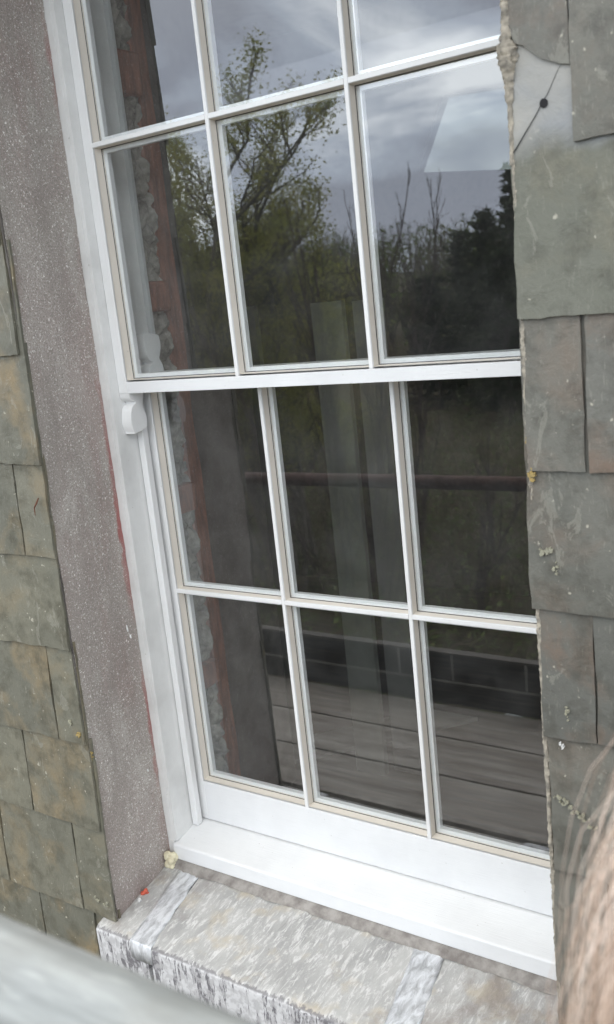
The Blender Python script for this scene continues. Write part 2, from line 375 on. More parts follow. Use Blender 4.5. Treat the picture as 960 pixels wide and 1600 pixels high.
ev = empty('shade_eaves', Vector((1.5, -1.5, 4.3)) * S, 'added unseen overhang that shades the top of the wall and window', 'eaves')  # overhang added out of view to shade the upper wall
mb = MB(); mb.prism([(-.70, 4.30), (-1.9, 4.30), (-1.9, 4.62), (-1.8, 4.70), (1.7, 6.6), (1.7, 6.2), (-.70, 4.9)], 0, -14, 16); mb.build('shade_soffit', M['paint_old'], ev)
mb = MB(); mb.tube([(-14, -2.12, 4.5), (16, -2.12, 4.5)], .21, 16); mb.build('shade_gutter', M['crack'], ev, True)
# slates ---------------------------------------------------------------
def slate(x0, x1, zb, L=1.40, m='slate_l', y=-.78, seed=0, lean=.032, cutL=None, th=.019, label=None, bowed=0):
    """one hanging slate: grid front with riven relief, ragged edges, real thickness"""
    rr = random.Random(seed); nu = max(6, int((x1 - x0) / .035)); nv = int(L / .06); V = []; mb = MB()
    so = rr.uniform(0, 50); tilt = rr.uniform(-.006, .006)
    def edge(t, k): return .010 * noise.noise(Vector((t * 5, k, so))) + .006 * noise.noise(Vector((t * 22, k, so)))
    for back in (0, 1):
        for j in range(nv + 1):
            for i in range(nu + 1):
                u, v = i / nu, j / nv
                x = x0 + (x1 - x0) * u; z = zb + L * v
                if i == 0: x += edge(z, 1)
                if i == nu: x += edge(z, 2)
                if j == 0: z += edge(x, 3) + (x - (x0 + x1) / 2) * tilt * 3
                if cutL and j == 0: z = cutL(u)
                elif cutL: z = cutL(u) + (zb + L - cutL(u)) * v
                # clipped corner
                if j == 0 and rr.random() < .0: z += .02
                yy = y + (z - zb) * lean + .004 * noise.noise(Vector((x * 4, z * 4, so))) + .0025 * noise.noise(Vector((x * 17, z * 17, so)))
                if back: yy += th
                elif i in (0, nu) or j in (0,): yy += .002
                V.append((x, yy, z))
    w = nu + 1; h = nv + 1; n = w * h; F = []
    for j in range(nv):
        for i in range(nu):
            a = j * w + i; F.append((a, a + 1, a + w + 1, a + w)); b = a + n; F.append((b, b + w, b + w + 1, b + 1))
    for i in range(nu): F.append((i, i + n, i + 1 + n, i + 1)); a = nv * w + i; F.append((a, a + 1, a + 1 + n, a + n))
    for j in range(nv): a = j * w; F.append((a, a + w, a + w + n, a + n)); a = j * w + nu; F.append((a, a + n, a + w + n, a + w))
    mb.add(V, F); return mb
LROWS = {.97: [(-1.0, -.145), (-1.75, -1.015)], .28: [(-.92, -.135), (-1.7, -.94)], -.43: [(-.60, -.10), (-1.35, -.62), (-2.1, -1.36)],
         -1.07: [(-.395, -.105), (-1.10, -.41), (-1.85, -1.12)], -1.73: [(-.86, -.115), (-1.6, -.875)],
         -2.43: [(-.375, -.12), (-1.08, -.39), (-1.8, -1.1)], -3.10: [(-.81, -.11), (-1.55, -.825)],
         -3.82: [(-.425, -.10), (-1.27, -.44), (-2.0, -1.29)], -4.50: [(-.95, -.36), (-1.7, -.97)], -5.18: [(-.6, -.10), (-1.3, -.62)]}
RROWS = {.955: [(3.516, 4.25), (4.265, 5.0)], .248: [(3.235, 3.98), (4.0, 4.75)], -.43: [(3.245, 3.51), (3.525, 4.25), (4.27, 5.0)],
         -1.10: [(3.222, 3.95), (3.97, 4.7)], -1.735: [(3.25, 3.508), (3.515, 4.25), (4.27, 5.0)], -2.46: [(3.262, 3.99), (4.0, 4.75)],
         -3.11: [(3.25, 3.52), (3.535, 4.2), (4.22, 5.0)], -3.80: [(3.24, 3.95), (3.97, 4.7)], -4.5: [(3.3, 3.9), (3.92, 4.6)]}
sd_ = 10
for rows, m in ((LROWS, 'slate_l'), (RROWS, 'slate_r')):
    for zb, cells in rows.items():
        for (a, b) in cells:
            sd_ += 1; mm = m; L_ = 1.42
            if zb == .248 and a < 3.3: mm = 'slate_pale'; L_ = 1.55
            s_ = slate(a, b, zb, L_, mm, seed=sd_).build('slate', M[mm], wall, True, fixn=True)
            if mm == 'slate_pale':
                props(s_, 'cracked slate with pale bleached top and nail hole'); cracked = s_
# broken slate above the cracked one
def brk(u):
    pts = [(0, 1.46), (.12, 1.378), (.34, 1.352), (.5, 1.30), (.66, 1.282), (.85, 1.258), (1, 1.248)]
    for (a, za), (b, zc) in zip(pts, pts[1:]):
        if a <= u <= b: return za + (zc - za) * (u - a) / (b - a) + .007 * noise.noise(Vector((u * 14, 4, 1)))
    return 1.25
o = slate(3.245, 3.508, 1.25, 1.15, 'slate_r', y=-.765, seed=77, cutL=brk, lean=.03).build('slate', M['slate_r'], wall, True)
props(o, 'slate with its lower edge broken off')
# upper rows (beyond the frame) and the rest of the wall as one mass
mb = MB(); rr = random.Random(3)
zs = [.97 - .69 * k for k in range(-3, 14)]
for k, zb in enumerate(zs):
    for (lo, hi, first) in ((-9, XL, True), (XR, 12, False)):
        x = (hi if first else lo)
        while (x > lo if first else x < hi):
            wdt = rr.uniform(.55, .85); a, b = (x - wdt, x - .012) if first else (x + .012, x + wdt); x = a if first else b
            inner = max(a, -2.0) < b and first and zb < 1.2 and zb > -5.3
            if first and zb > -5.3 and zb < 1.2 and b > -1.6: continue
            if (not first) and zb > -4.7 and zb < 1.2 and a < 4.6: continue
            s2 = slate(a, b, zb, 1.4, seed=rr.random(), y=-.782) if False else None
            y0 = -.782; L_ = min(1.4, 4.28 - zb)
            mb.prism([(y0, zb), (y0 + .024, zb), (y0 + .024 + .038 * L_, zb + L_), (y0 + .038 * L_, zb + L_)], 0, a, b)
# over the head
for k, zb in enumerate([3.32]):
    x = XL
    while x < XR: mb.prism([(-.782, zb), (-.758, zb), (-.73, zb + .95), (-.754, zb + .95)], 0, x, min(x + .7, XR)); x += .712
o = mb.build('slate_cladding', M['slate_l'], wall); o['kind'] = 'stuff'
# crack and nail hole in the pale slate
def ys(z): return -.78 + (z - .248) * .032 - .0035
mb = MB(); cp = [(3.474, 1.26), (3.455, 1.235), (3.43, 1.191), (3.41, 1.155), (3.389, 1.13), (3.355, 1.08), (3.335, 1.055), (3.30, 1.01), (3.265, .965), (3.236, .935)]
mb.tube([(x_, ys(z_), z_) for x_, z_ in cp], [.0006, .0008, .0010, .0012, .0014, .0018, .002, .0022, .0025, .002], 5)
mb.build('crack', M['crack'], cracked)
mb = MB(); pts = []
for k in range(14):
    a = 2 * math.pi * k / 14; r_ = .017 * (1 + .2 * noise.noise(Vector((k, 2, 3)))); pts.append((3.392 + r_ * math.cos(a), 1.122 + r_ * math.sin(a) * 1.1))
mb.prism(pts, 1, ys(1.12) - .003, ys(1.12) + .01); mb.build('nail_hole', M['crack'], cracked)
# mortar up the right-hand edge, lumpy
def rope(z0, z1, xf, yf, rad, seed, name, m, step=.008):
    mb = MB(); V = []; n = int((z1 - z0) / step); sides = 14; F = []
    for i in range(n + 1):
        z = z0 + (z1 - z0) * i / n; r_ = rad(z)
        for k in range(sides):
            a = 2 * math.pi * k / sides
            rr_ = r_ * (1 + .45 * noise.noise(Vector((math.cos(a) * 2, math.sin(a) * 2, z * 26 + seed))) + .35 * noise.noise(Vector((math.cos(a) * 5, math.sin(a) * 5, z * 60 + seed))) + .3 * noise.noise(Vector((math.cos(a) * 9, math.sin(a) * 9, z * 150 + seed))))
            V.append((xf(z) + rr_ * math.cos(a), yf(z) + rr_ * math.sin(a), z))
    for i in range(n):
        for k in range(sides): a = i * sides + k; b = i * sides + (k + 1) % sides; F.append((a, b, b + sides, a + sides))
    F.append(list(range(sides))); F.append([n * sides + k for k in range(sides)])
    mb.add(V, F); return mb.build(name, m, wall, True)
rope(.9, 2.3, lambda z: 3.243, lambda z: -.75, lambda z: .012 + (.005 if z > 1.15 else 0) + .024 * math.exp(-((z - 1.34) / .07) ** 2) + .008 * max(0, noise.noise(Vector((z * 6, 0, 0)))), 1, 'mortar', M['mortar'])
rope(-3.7, .9, lambda z: 3.247, lambda z: -.75, lambda z: .012 + .006 * noise.noise(Vector((z * 5, 1, 0))), 2, 'mortar', M['mortar'])
rope(-4.0, 2.0, lambda z: -.122, lambda z: -.745, lambda z: .007 + .005 * noise.noise(Vector((z * 5, 1, 7))), 5, 'mortar', M['wall_core'])
# lichen
def blob(x, y, z, rx, rz, m, parent, seed, n=26, name='lichen', th=.006, facing=1):
    rr = random.Random(seed); mb = MB()
    for i in range(n):
        a = rr.uniform(0, 6.28); q = math.sqrt(rr.random()); cx, cz = q * math.cos(a) * rx, q * math.sin(a) * rz
        r_ = rr.uniform(.15, .6) * min(rx, rz); pl = []
        for k in range(7): b = 6.283 * k / 7; w_ = r_ * rr.uniform(.4, 1.4); pl.append((cx + w_ * math.cos(b), cz + w_ * math.sin(b)))
        if facing == 1: mb.prism([(x + p, z + q_) for p, q_ in pl], 1, y - th * rr.uniform(.25, .6), y + .012)
        else: mb.prism([(y + p, z + q_) for p, q_ in pl], 0, x - .01, x + th * rr.uniform(.3, 1))
    return mb.build(name, m, parent)
blob(-.118, -.742, -2.53, .022, .035, M['lichen'], wall, 1, facing=1)
blob(3.247, -.765, -.29, .012, .10, M['lichen'], wall, 2, 30); blob(3.258, -.775, -.45, .016, .035, M['lichen'], wall, 3)
blob(-.20, -.788, -2.27, .028, .03, M['lichen2'], wall, 4, 9) if False else None
blob(3.31, -.783, -.80, .035, .025, M['lichen2'], wall, 5, 8); blob(3.35, -.783, -.88, .018, .035, M['lichen2'], wall, 6, 7)
blob(3.37, -.786, -1.60, .014, .04, M['lichen2'], wall, 7, 9)
for k in range(7): blob(3.30 + k * .028, -.786, -2.045 - k * .02 + R.uniform(-.006, .006), .022, .016, M['lichen2'], wall, 20 + k, 5)
blob(-.26, -.784, -3.68, .03, .025, M['lichen2'], wall, 9, 6); blob(-.17, -.784, -3.70, .02, .03, M['lichen2'], wall, 10, 6)
blob(-.22, -.784, -2.27, .02, .02, M['lichen2'], wall, 11, 6); blob(-.15, -.784, -2.36, .025, .03, M['lichen'], wall, 12, 8)

mb = MB(); mb.tube([(-.150, -.792, -.655), (-.168, -.80, -.69), (-.19, -.806, -.72), (-.205, -.796, -.775)], [.004, .006, .005, .002], 6)
top(mb, 'dead_stalk', simple('dead_stalk', (.16, .07, .04), (.09, .04, .03), 60), Vector((-.2, -.79, -.77)) * S, 'curved reddish dead stalk caught on a slate left of the window', 'stalk')
for k in range(2): blob(3.335 + .014 * k, -.786, -1.765 - .012 * k, .010, .012, M['paint_old'], wall, 60 + k, 5, name='bird_dropping')
for (y_, z_, l_) in ((-.19, -1.75, .05), (-.17, -1.83, .03), (-.20, -2.9, .02)):
    mb = MB(); mb.tube([(-.152, y_, z_), (-.150, y_, z_ - l_ * .6), (-.150, y_ + .003, z_ - l_)], [.004, .007, .004], 6); mb.build('paint_drip', M['paint'], wall)

# ------------------------------------------------------------------ stone sill with flashing tape
sill = empty('stone_sill', Vector((1.5, -.5, -4.1)) * S, 'sloping stone sill streaked with flaking white paint below the window', 'sill')
def sz(y): return -3.745 + (y + .10) * .125           # top surface
def slab(x0, x1, y0=-.868, y1=.3, th=.30, shear=.0, seed=0):
    mb = MB(); nu = max(3, int((x1 - x0) / .03)); nv = 34; V = []
    prof = []                                              # around the nose: back top -> front edge -> down the face
    for j in range(nv + 1): y = y1 + (y0 + .03 - y1) * j / nv; prof.append((y, sz(y)))
    for k in range(1, 5): a = k / 4 * math.pi / 2; prof.append((y0 + .03 - .03 * math.sin(a), sz(y0) - .03 + .03 * math.cos(a) + 0))
    for k in range(1, 9): prof.append((y0, sz(y0) - .03 - (th - .03) * k / 8))
    prof.append((y1, sz(y1) - th - .1))
    for i in range(nu + 1):
        x = x0 + (x1 - x0) * i / nu
        for (y, z) in prof:
            sh = shear * max(0, min(1, (-.1 - y) / .77))
            d = .006 * noise.noise(Vector((x * 5, y * 3, seed))) + .003 * noise.noise(Vector((x * 30, y * 10, z * 10)))
            V.append((x + sh, y + (d if y <= y0 + .01 else 0), z + (d if y > y0 + .02 else 0)))
    w = len(prof); F = [(i * w + j, i * w + j + 1, (i + 1) * w + j + 1, (i + 1) * w + j) for i in range(nu) for j in range(w - 1)]
    F += [(i * w + w - 1, i * w, (i + 1) * w, (i + 1) * w + w - 1) for i in range(nu)]
    F.append(list(range(w))); F.append([nu * w + k for k in range(w)][::-1])
    mb.add(V, F); return mb
slab(-.335, .16, seed=1, shear=.12).build('sill_slab', M['sill'], sill, True)
slab(.172, 2.08, seed=2, shear=.15).build('sill_slab', M['sill'], sill, True)
slab(2.095, 3.7, seed=3, shear=.15).build('sill_slab', M['sill'], sill, True)
def tape_strip(x0, x1, seed, sh):
    mb = MB(); prof = [( -.07 - .793 * j / 22, sz(-.07 - .793 * j / 22) + .006) for j in range(23)] + [(-.874, sz(-.868) - .012), (-.876, sz(-.868) - .05), (-.877, sz(-.868) - .13)]
    V = []; nu = 7
    for i in range(nu + 1):
        for (y, z) in prof:
            s_ = sh * max(0, min(1, (-.1 - y) / .77)); e_ = .012 * noise.noise(Vector((y * 9, i // nu, seed))) if i in (0, nu) else 0
            d = .006 * abs(noise.noise(Vector((i * 1.3, y * 12, seed)))) if 0 < i < nu else -.004
            V.append((x0 + (x1 - x0) * i / nu + s_ + e_, y - (d if y < -.87 else 0), z + (d if y > -.87 else 0)))
    w = len(prof); mb.add(V, [(i * w + j, i * w + j + 1, (i + 1) * w + j + 1, (i + 1) * w + j) for i in range(nu) for j in range(w - 1)])
    o = mb.build('flashing_strip', M['tape'], sill, True, fixn=False); sm = o.modifiers.new('solid', 'SOLIDIFY'); sm.thickness = .0006; return o
tape_strip(-.035, .165, 3, .165); tape_strip(2.02, 2.235, 8, .14)
# mortar fillet under the timber sill
mb = MB(); V = []; F = []
n = 120
for i in range(n + 1):
    x = -.14 + 3.4 * i / n; w_ = .05 + .02 * noise.noise(Vector((x * 4, 0, 0))) + .012 * noise.noise(Vector((x * 20, 0, 0)))
    V += [(x, -.07, -3.69), (x, -.10 - w_ * .4, -3.705 - .01), (x, -.11 - w_, sz(-.16) + .004)]
for i in range(n): a = i * 3; F += [(a, a + 1, a + 4, a + 3), (a + 1, a + 2, a + 5, a + 4)]
mb.add(V, F); mb.build('mortar_fillet', simple('fillet', (.30, .285, .265), (.16, .145, .135), 40, .8, .6, .003), sill, True, fixn=False)
# expanding foam lump and red chip
def lump(c, r, m, name, label, cat, seed, n=6):
    rr = random.Random(seed); bm = bmesh.new()
    for k in range(n):
        q = Vector(c) + Vector((rr.uniform(-.5, .5) * r[0], rr.uniform(-.5, .5) * r[1], rr.uniform(-.7, .7) * r[2]))
        bmesh.ops.create_icosphere(bm, subdivisions=3, radius=rr.uniform(.45, .75) * min(r) * S, matrix=Matrix.Translation(q * S))
    for v in bm.verts: v.co += Vector((1, 1, 1)) * (.0012 * noise.noise(v.co * 300))
    me = bpy.data.meshes.new(name); bm.to_mesh(me); bm.free(); me.materials.append(m)
    me.polygons.foreach_set('use_smooth', [True] * len(me.polygons))
    base = Vector((c[0], c[1], c[2] - r[2] * .7)) * S; me.transform(Matrix.Translation(-base)); o = bpy.data.objects.new(name, me); link(o); o.location = base
    return props(o, label, cat)
lump((-.115, -.13, -3.70), (.045, .05, .065), M['foam'], 'foam_lump', 'cream lump of expanding foam at the bottom left corner of the window frame', 'foam lump', 4, 26)
lump((-.10, -.46, sz(-.46) + .012), (.030, .03, .024), M['redbit'], 'paint_flake', 'small red paint flake at the foot of the rendered reveal', 'paint flake', 5, 5)
lump((-.085, -.54, sz(-.54) + .008), (.020, .035, .014), M['paint'], 'plaster_crumb', 'white crumb on the stone sill next to the red flake', 'crumb', 6, 7)

# ------------------------------------------------------------------ the window
win = empty('sash_window', Vector((1.5, .1, -3.7)) * S, 'white painted six over six sliding sash window set deep in the slate wall', 'window')
# box frame: side linings, jambs, parting beads, head
def sidebox(side):
    def X(x): return x if side < 0 else 3 - x
    mb = MB()
    def bx(x0, x1, y0, y1, z0, z1): a, b = sorted((X(x0), X(x1))); mb.box(a, b, y0, y1, z0, z1)
    bx(-.19, -.08, -.075, .10, -3.56, ZT)             # outer lining
    bx(-.19, -.112, -.079, -.0751, -3.50, ZT)         # slightly proud outer strip of the lining
    bx(-.19, -.085, .1005, .42, -3.60, ZT)            # pulley stile
    mb.build('frame_jamb', M['paint_old'], win, bevel=.0012)
    mb = MB(); bx(-.0795, -.022, .12, .175, -3.52, ZT); mb.build('parting_bead', M['paint'], win, bevel=.0012)
    mb = MB(); bx(-.0845, -.045, .386, .4195, -3.5, ZT); bx(-.19, -.07, .4205, .44, -3.5, ZT); mb.build('staff_bead', M['inner'], win, bevel=.001)
sidebox(-1); sidebox(1)
mb = MB(); mb.box(-.19, 3.19, -.074, .42, ZT - .10, ZT - .002); mb.build('frame_head', M['paint_old'], win, bevel=.0015)
# timber sill: sloping top, slightly rounded nose
mb = MB()
mb.prism([(-.095, -3.575), (-.100, -3.59), (-.100, -3.700), (.42, -3.700), (.42, -3.47), (.33, -3.500), (.20, -3.512)], 0, -.107, 3.107)
mb.build('timber_sill', M['paint_h'], win, bevel=.002)
mb = MB(); mb.box(-.19, -.109, -.078, -.02, -3.70, -3.561); mb.box(3.109, 3.19, -.078, -.02, -3.70, -3.561); mb.build('sill_horn', M['paint_old'], win, bevel=.0012)

def bar_v(mb, x, z0, z1, y0, dp=.068):      # front face only narrow, sides in cream
    mb.box(x - .014, x + .014, y0, y0 + .012, z0, z1)
def make_sash(y0, z_top, z_bot, z_mid, rail_top, rail_bot, name, th=.17, upward_horn=False):
    """sash mesh = stiles and rails; sub-parts = glazing bars, panes, spacers, horns"""
    xa, xb = .018, 2.982; gd = .066                     # daylight edges, depth of the glass behind the face
    mb = MB()
    mb.box(-.078, xa - .012, y0, y0 + th, rail_bot, rail_top); mb.box(xb + .012, 3.078, y0, y0 + th, rail_bot, rail_top)
    sash = mb.build(name, M['paint'], win, bevel=.0012)
    for (z0_, z1_) in ((z_top + .012, rail_top), (rail_bot, z_bot - .012)):
        mb = MB(); mb.box(xa - .0119, xb + .0119, y0 + .0009, y0 + th - .001, z0_, z1_); mb.build('rail', M['paint_h'], sash, bevel=.0008)
    # cream moulding round every opening (chamfered), one mesh
    mo = MB(); xs_ = [xa, 1, 2, xb]; zs_ = [z_bot, z_mid, z_top]
    def hx(i): return (xs_[i] + (.014 if 0 < i < 3 else 0), xs_[i + 1] - (.014 if 0 < i + 1 < 3 else 0))
    def hz(j): return (zs_[j] + (.016 if j == 1 else 0), zs_[j + 1] - (.016 if j + 1 == 1 else 0))
    panes = []
    c = .005
    for i in range(3):
        for j in range(2):
            a, b = hx(i); d, e_ = hz(j); yf, yb = y0 + .004, y0 + gd
            o4 = [(a, d), (b, d), (b, e_), (a, e_)]; i4 = [(a + c, d + c), (b - c, d + c), (b - c, e_ - c), (a + c, e_ - c)]
            V = [(p[0], yf, p[1]) for p in o4] + [(p[0], yb, p[1]) for p in i4] + [(p[0], yb + .075, p[1]) for p in i4]
            mo.add(V, [(k, (k + 1) % 4, (k + 1) % 4 + 4, k + 4) for k in range(4)] + [(k + 4, (k + 1) % 4 + 4, (k + 1) % 4 + 8, k + 8) for k in range(4)])
            panes.append((a + c, b - c, d + c, e_ - c))
    o = mo.build('glazing_rebate', M['cream'], sash, fixn=False)
    # bars: vertical through, horizontal between
    for x in (1, 2):
        mb = MB(); mb.prism([(x - .0145, y0 + .0045), (x - .0115, y0), (x + .0115, y0), (x + .0145, y0 + .0045), (x + .018, y0 + .13), (x - .018, y0 + .13)], 2, z_bot - .0119, z_top + .0119)
        mb.build('glazing_bar', M['paint'], sash)
    for i in range(3):
        a = xs_[i] + (.0146 if i else -.0119); b = xs_[i + 1] - (.0146 if i < 2 else -.0119)
        mb = MB(); mb.prism([(y0 + .0045, z_mid - .0165), (y0, z_mid - .013), (y0, z_mid + .013), (y0 + .0045, z_mid + .0165), (y0 + .13, z_mid + .019), (y0 + .13, z_mid - .019)], 0, a, b)
        mb.build('glazing_bar', M['paint'], sash)
    for (a, b, d, e_) in panes:
        mb = MB(); mb.box(a - .001, b + .001, y0 + gd - .002, y0 + gd + .012, d - .001, e_ + .001); mb.build('glass_pane', M['glass'], sash)
        # spacer of the sealed unit
        mb = MB(); w1 = .030; y1, y2 = y0 + gd + .014, y0 + gd + .050
        for (p, q, r_, s2) in ((a, a + w1, d, e_), (b - w1, b, d, e_), (a + w1, b - w1, d, d + w1), (a + w1, b - w1, e_ - w1, e_)): mb.box(p, q, y1, y2, r_, s2)
        mb.build('spacer_bar', M['spacer'], sash)
        mb = MB(); w1 = .0045; y1, y2 = y0 + gd - .004, y0 + gd - .0022
        for (p, q, r_, s2) in ((a, a + w1, d, e_), (b - w1, b, d, e_), (a + w1, b - w1, d, d + w1), (a + w1, b - w1, e_ - w1, e_)): mb.box(p, q, y1, y2, r_, s2)
        mb.build('gasket', M['gasket'], sash)
    return sash
up = make_sash(0.0, 3.16, .012, 1.575, 3.25, -.080, 'upper_sash', .118)
lo = make_sash(.213, -.03, -3.16, -1.60, .035, -3.502, 'lower_sash', .17)
# horns
def horn(sash, y0, z0, sgn, flip=False, D=.118, H=.24):
    prof = [(0, 0), (.006, -.03), (.022, -.05), (.048, -.060), (.050, -.078), (.030, -.086), (.010, -.105), (-.004, -.140), (-.012, -.19), (-.010, -.235), (.004, -.275), (.012, -.285),
            (D + .004, -.262), (D + .020, -.235), (D + .026, -.20), (D + .022, -.165), (D + .008, -.13), (D - .004, -.10), (D - .004, -.085), (D + .014, -.055), (D + .022, -.03), (D + .022, 0)]
    for (a, b) in ((-.0775, .017), (2.983, 3.0775)):
        pp = []
        for k in range(len(prof) - 1):
            p0, p1, p2, p3 = [Vector(prof[max(0, min(len(prof) - 1, k + d_))]) for d_ in (-1, 0, 1, 2)]
            for t_ in (0, .25, .5, .75): pp.append(tuple(.5 * (2 * p1 + (p2 - p0) * t_ + (2 * p0 - 5 * p1 + 4 * p2 - p3) * t_ ** 2 + (3 * p1 - p0 - 3 * p2 + p3) * t_ ** 3)))
        pp.append(prof[-1])
        mb = MB(); mb.prism([(y0 + p, z0 + q * sgn) for p, q in pp], 0, a, b); mb.build('horn', M['paint'], sash, True)
horn(up, 0, -.0805, 1); horn(lo, .213 + .02, .0355, -1, D=.13)

# scalloped blind edge inside the upper sash
mb = MB(); pts = [(.8, 1.86)]; n = 30
for k in range(n * 4 + 1):
    x_ = .8 + 2.5 * k / (n * 4); pts.append((x_, 1.632 - .024 * abs(math.sin(math.pi * k / 4)) ))
pts.append((3.3, 1.86)); mb.prism(pts, 1, .46, .466)
ob = top(mb, 'blind', simple('blind_cloth', (.10, .10, .11), (.07, .07, .08), 10), Vector((2.05, .46, 1.61)) * S, 'grey scalloped blind edge hanging behind the top crossbars', 'blind')

# ------------------------------------------------------------------ interior
inn = empty('interior_reveal', Vector((-.4, 1.1, -5)) * S, 'rubble stone reveal inside the window with red brown timber post', 'stone reveal')
mb = MB()                                                        # rubble: individual stones on a backing
rr = random.Random(12); z = -3.9
mb.box(-.50, -.24, .44, .66, -3.9, 3.4)
def rub(u, v):
    y = .442 + .24 * u; z = -3.9 + 7.3 * v
    d, p = noise.voronoi(Vector((y * 7.5 + .6 * noise.noise(Vector((z * 3, 0, 0))), z * 5.2, 1.7)))
    h = min(.05, (d[1] - d[0]) * .15) + .016 * noise.noise(Vector((y * 30, z * 30, 0))) + .03 * noise.noise(p[0] * 3)
    return (-.175 + h, y, z)
grid_sheet(mb, rub, 26, 520, lambda p: p)
mb.build('rubble', M['rubble'], inn, True)
mb = MB(); V = []; n = 90                                        # the post, waney edge towards the room
for i in range(n + 1):
    z = -5.5 + 9 * i / n; e1 = .02 * noise.noise(Vector((z * 1.7, 0, 5))) + .006 * noise.noise(Vector((z * 9, 0, 5)))
    e2 = .025 * noise.noise(Vector((z * 1.1, 7, 5))) + (.03 * max(0, noise.noise(Vector((z * 1.3 + 2, 3, 3)))))
    V += [(-.36, .675 + e1, z), (-.175, .675 + e1, z), (-.16, .69 + e1, z), (-.16, .855 - e2, z), (-.22, .875 - e2 * .5, z), (-.36, .875, z)]
F = [(i * 6 + k, i * 6 + (k + 1) % 6, (i + 1) * 6 + (k + 1) % 6, (i + 1) * 6 + k) for i in range(n) for k in range(6)]
mb.add(V, F + [list(range(6)), [n * 6 + k for k in range(6)]]); mb.build('timber_post', M['red_wood'], inn)
for zc, hh in ((2.12, .30), (.57, .22), (-.97, .22), (-2.43, .20)):
    mb = MB(); mb.box(-.36, -.085, .4405, .69, zc - hh / 2, zc + hh / 2); mb.build('timber_noggin', M['red_wood'], inn, bevel=.006)
mb = MB(); mb.box(-.52, -.27, .88, 1.72, -5.5, 3.5); mb.build('plastered_reveal', M['plaster'], inn)
mb = MB(); mb.box(3.3, 3.5, .56, 1.72, -5.5, 3.5); mb.build('plastered_reveal', M['plaster'], inn)
room = empty('room_shell', Vector((2, 7, -5.6)) * S, 'dim empty room behind the window', 'room')
mb = MB(); mb.box(-13, 15, 1.705, 16.3, -5.8, -5.6); mb.build('floor', M['floorw'], room)
mb = MB(); mb.box(-13.2, -13, 1.705, 16.3, -5.8, 5.5); mb.box(15, 15.2, 1.705, 16.3, -5.8, 5.5)
# end wall; its added opening stands in for a pale panel indoors
hx0, hx1, hz0, hz1 = -3.85, -.9, 2.42, 3.75
mb.box(-13, hx0 - .0, 16, 16.3, -5.8, 5.5) if False else None
mb.build('side_wall', M['wall_core'], room)
mb = MB(); P = lambda x, z: (x, 12.0, z)
q = [(-3.82, 2.51), (-1.0, 2.16), (-1.0, 3.60), (-3.19, 3.73)]
o4 = [(-13, -5.8), (15, -5.8), (15, 5.5), (-13, 5.5)]
V = [P(*a) for a in o4] + [P(*a) for a in q] + [(a, 12.3, b) for a, b in o4] + [(a, 12.3, b) for a, b in q]
F = []
for b0 in (0, 8): F += [(b0 + k, b0 + (k + 1) % 4, b0 + (k + 1) % 4 + 4, b0 + k + 4) for k in range(4)]
F += [(4 + k, 4 + (k + 1) % 4, 12 + (k + 1) % 4, 12 + k) for k in range(4)]
mb.add(V, F); mb.build('end_wall', M['wall_core'], room, fixn=False)
fg = bpy.data.materials.new('dimmed_sky_glass'); fg.use_nodes = True; t = fg.node_tree; t.nodes.clear()
o_ = t.nodes.new('ShaderNodeOutputMaterial'); tr = t.nodes.new('ShaderNodeBsdfTransparent'); tr.inputs[0].default_value = (.215, .225, .22, 1); t.links.new(tr.outputs[0], o_.inputs[0])
mb = MB(); mb.prism(q, 1, 12.1, 12.13); mb.build('pale_panel_stand_in', fg, room)  # tinted pane added; dimmed sky through it stands for a pale indoor panel
mb = MB(); mb.box(-13, 15, 1.705, 16.3, 5.5, 5.7); mb.build('ceiling', M['wall_core'], room)
mb = MB(); mb.box(-13, -.6, 1.702, 1.71, -5.6, 5.5); mb.box(3.5, 15, 1.702, 1.71, -5.6, 5.5); mb.build('front_wall_lining', M['plaster'], room)
def board(x0, x1, y, z1, label, tone):
    mb = MB(); mb.box(x0, x1, y, y + .08, -5.6, z1)
    top(mb, 'wall_board', tone, Vector(((x0 + x1) / 2, y, -5.6)) * S, label, 'board', 'boards standing in the room')
board(-3.4, -2.42, 4.75, .42, 'pale grey board standing in the dim room, the left one', M['panel'])
board(-1.55, -1.12, 4.70, .38, 'pale grey board standing in the dim room behind the middle panes', M['panel'])
board(-1.10, -.72, 4.9, .36, 'darker grey board right beside the middle pale board indoors', M['plaster'])
mb = MB(); mb.prism([(-3.3, 4.4), (-2.5, 4.4), (-.7, 6.6), (-1.5, 6.6)], 2, -5.598, -5.54)
top(mb, 'floor_sheet', M['panel'], Vector((-2, 5.4, -5.6)) * S, 'grey sheet lying on the floor of the dim room', 'sheet')

# ------------------------------------------------------------------ scaffold
DZ = -5.0
lab = ['weathered scaffold board nearest the wall, seen reflected in the lower panes', 'middle weathered scaffold board, seen reflected in the lower panes', 'weathered scaffold board next to the dark toe board, seen reflected']
for k, (ya, yb) in enumerate(((-3.465, -2.63), (-4.335, -3.495), (-5.205, -4.365))):
    n = 60; mb = MB(); V = []; F = []
    for i in range(n + 1):
        x = -14 + 28 * i / n; w_ = .012 * noise.noise(Vector((x, k, 0)))
        V += [(x, ya + w_ * .6, DZ), (x, yb + w_ * .6, DZ), (x, yb + w_ * .6, DZ - .145), (x, ya + w_ * .6, DZ - .145)]
    for i in range(n): F += [(i * 4 + j, i * 4 + (j + 1) % 4, (i + 1) * 4 + (j + 1) % 4, (i + 1) * 4 + j) for j in range(4)]
    F += [(0, 1, 2, 3), (n * 4 + 3, n * 4 + 2, n * 4 + 1, n * 4)]
    mb.add(V, F); top(mb, 'scaffold_board', M['board'], Vector((0, (ya + yb) / 2, DZ - .145)) * S, lab[k], 'scaffold board', 'scaffold boards underfoot', bevel=.003)
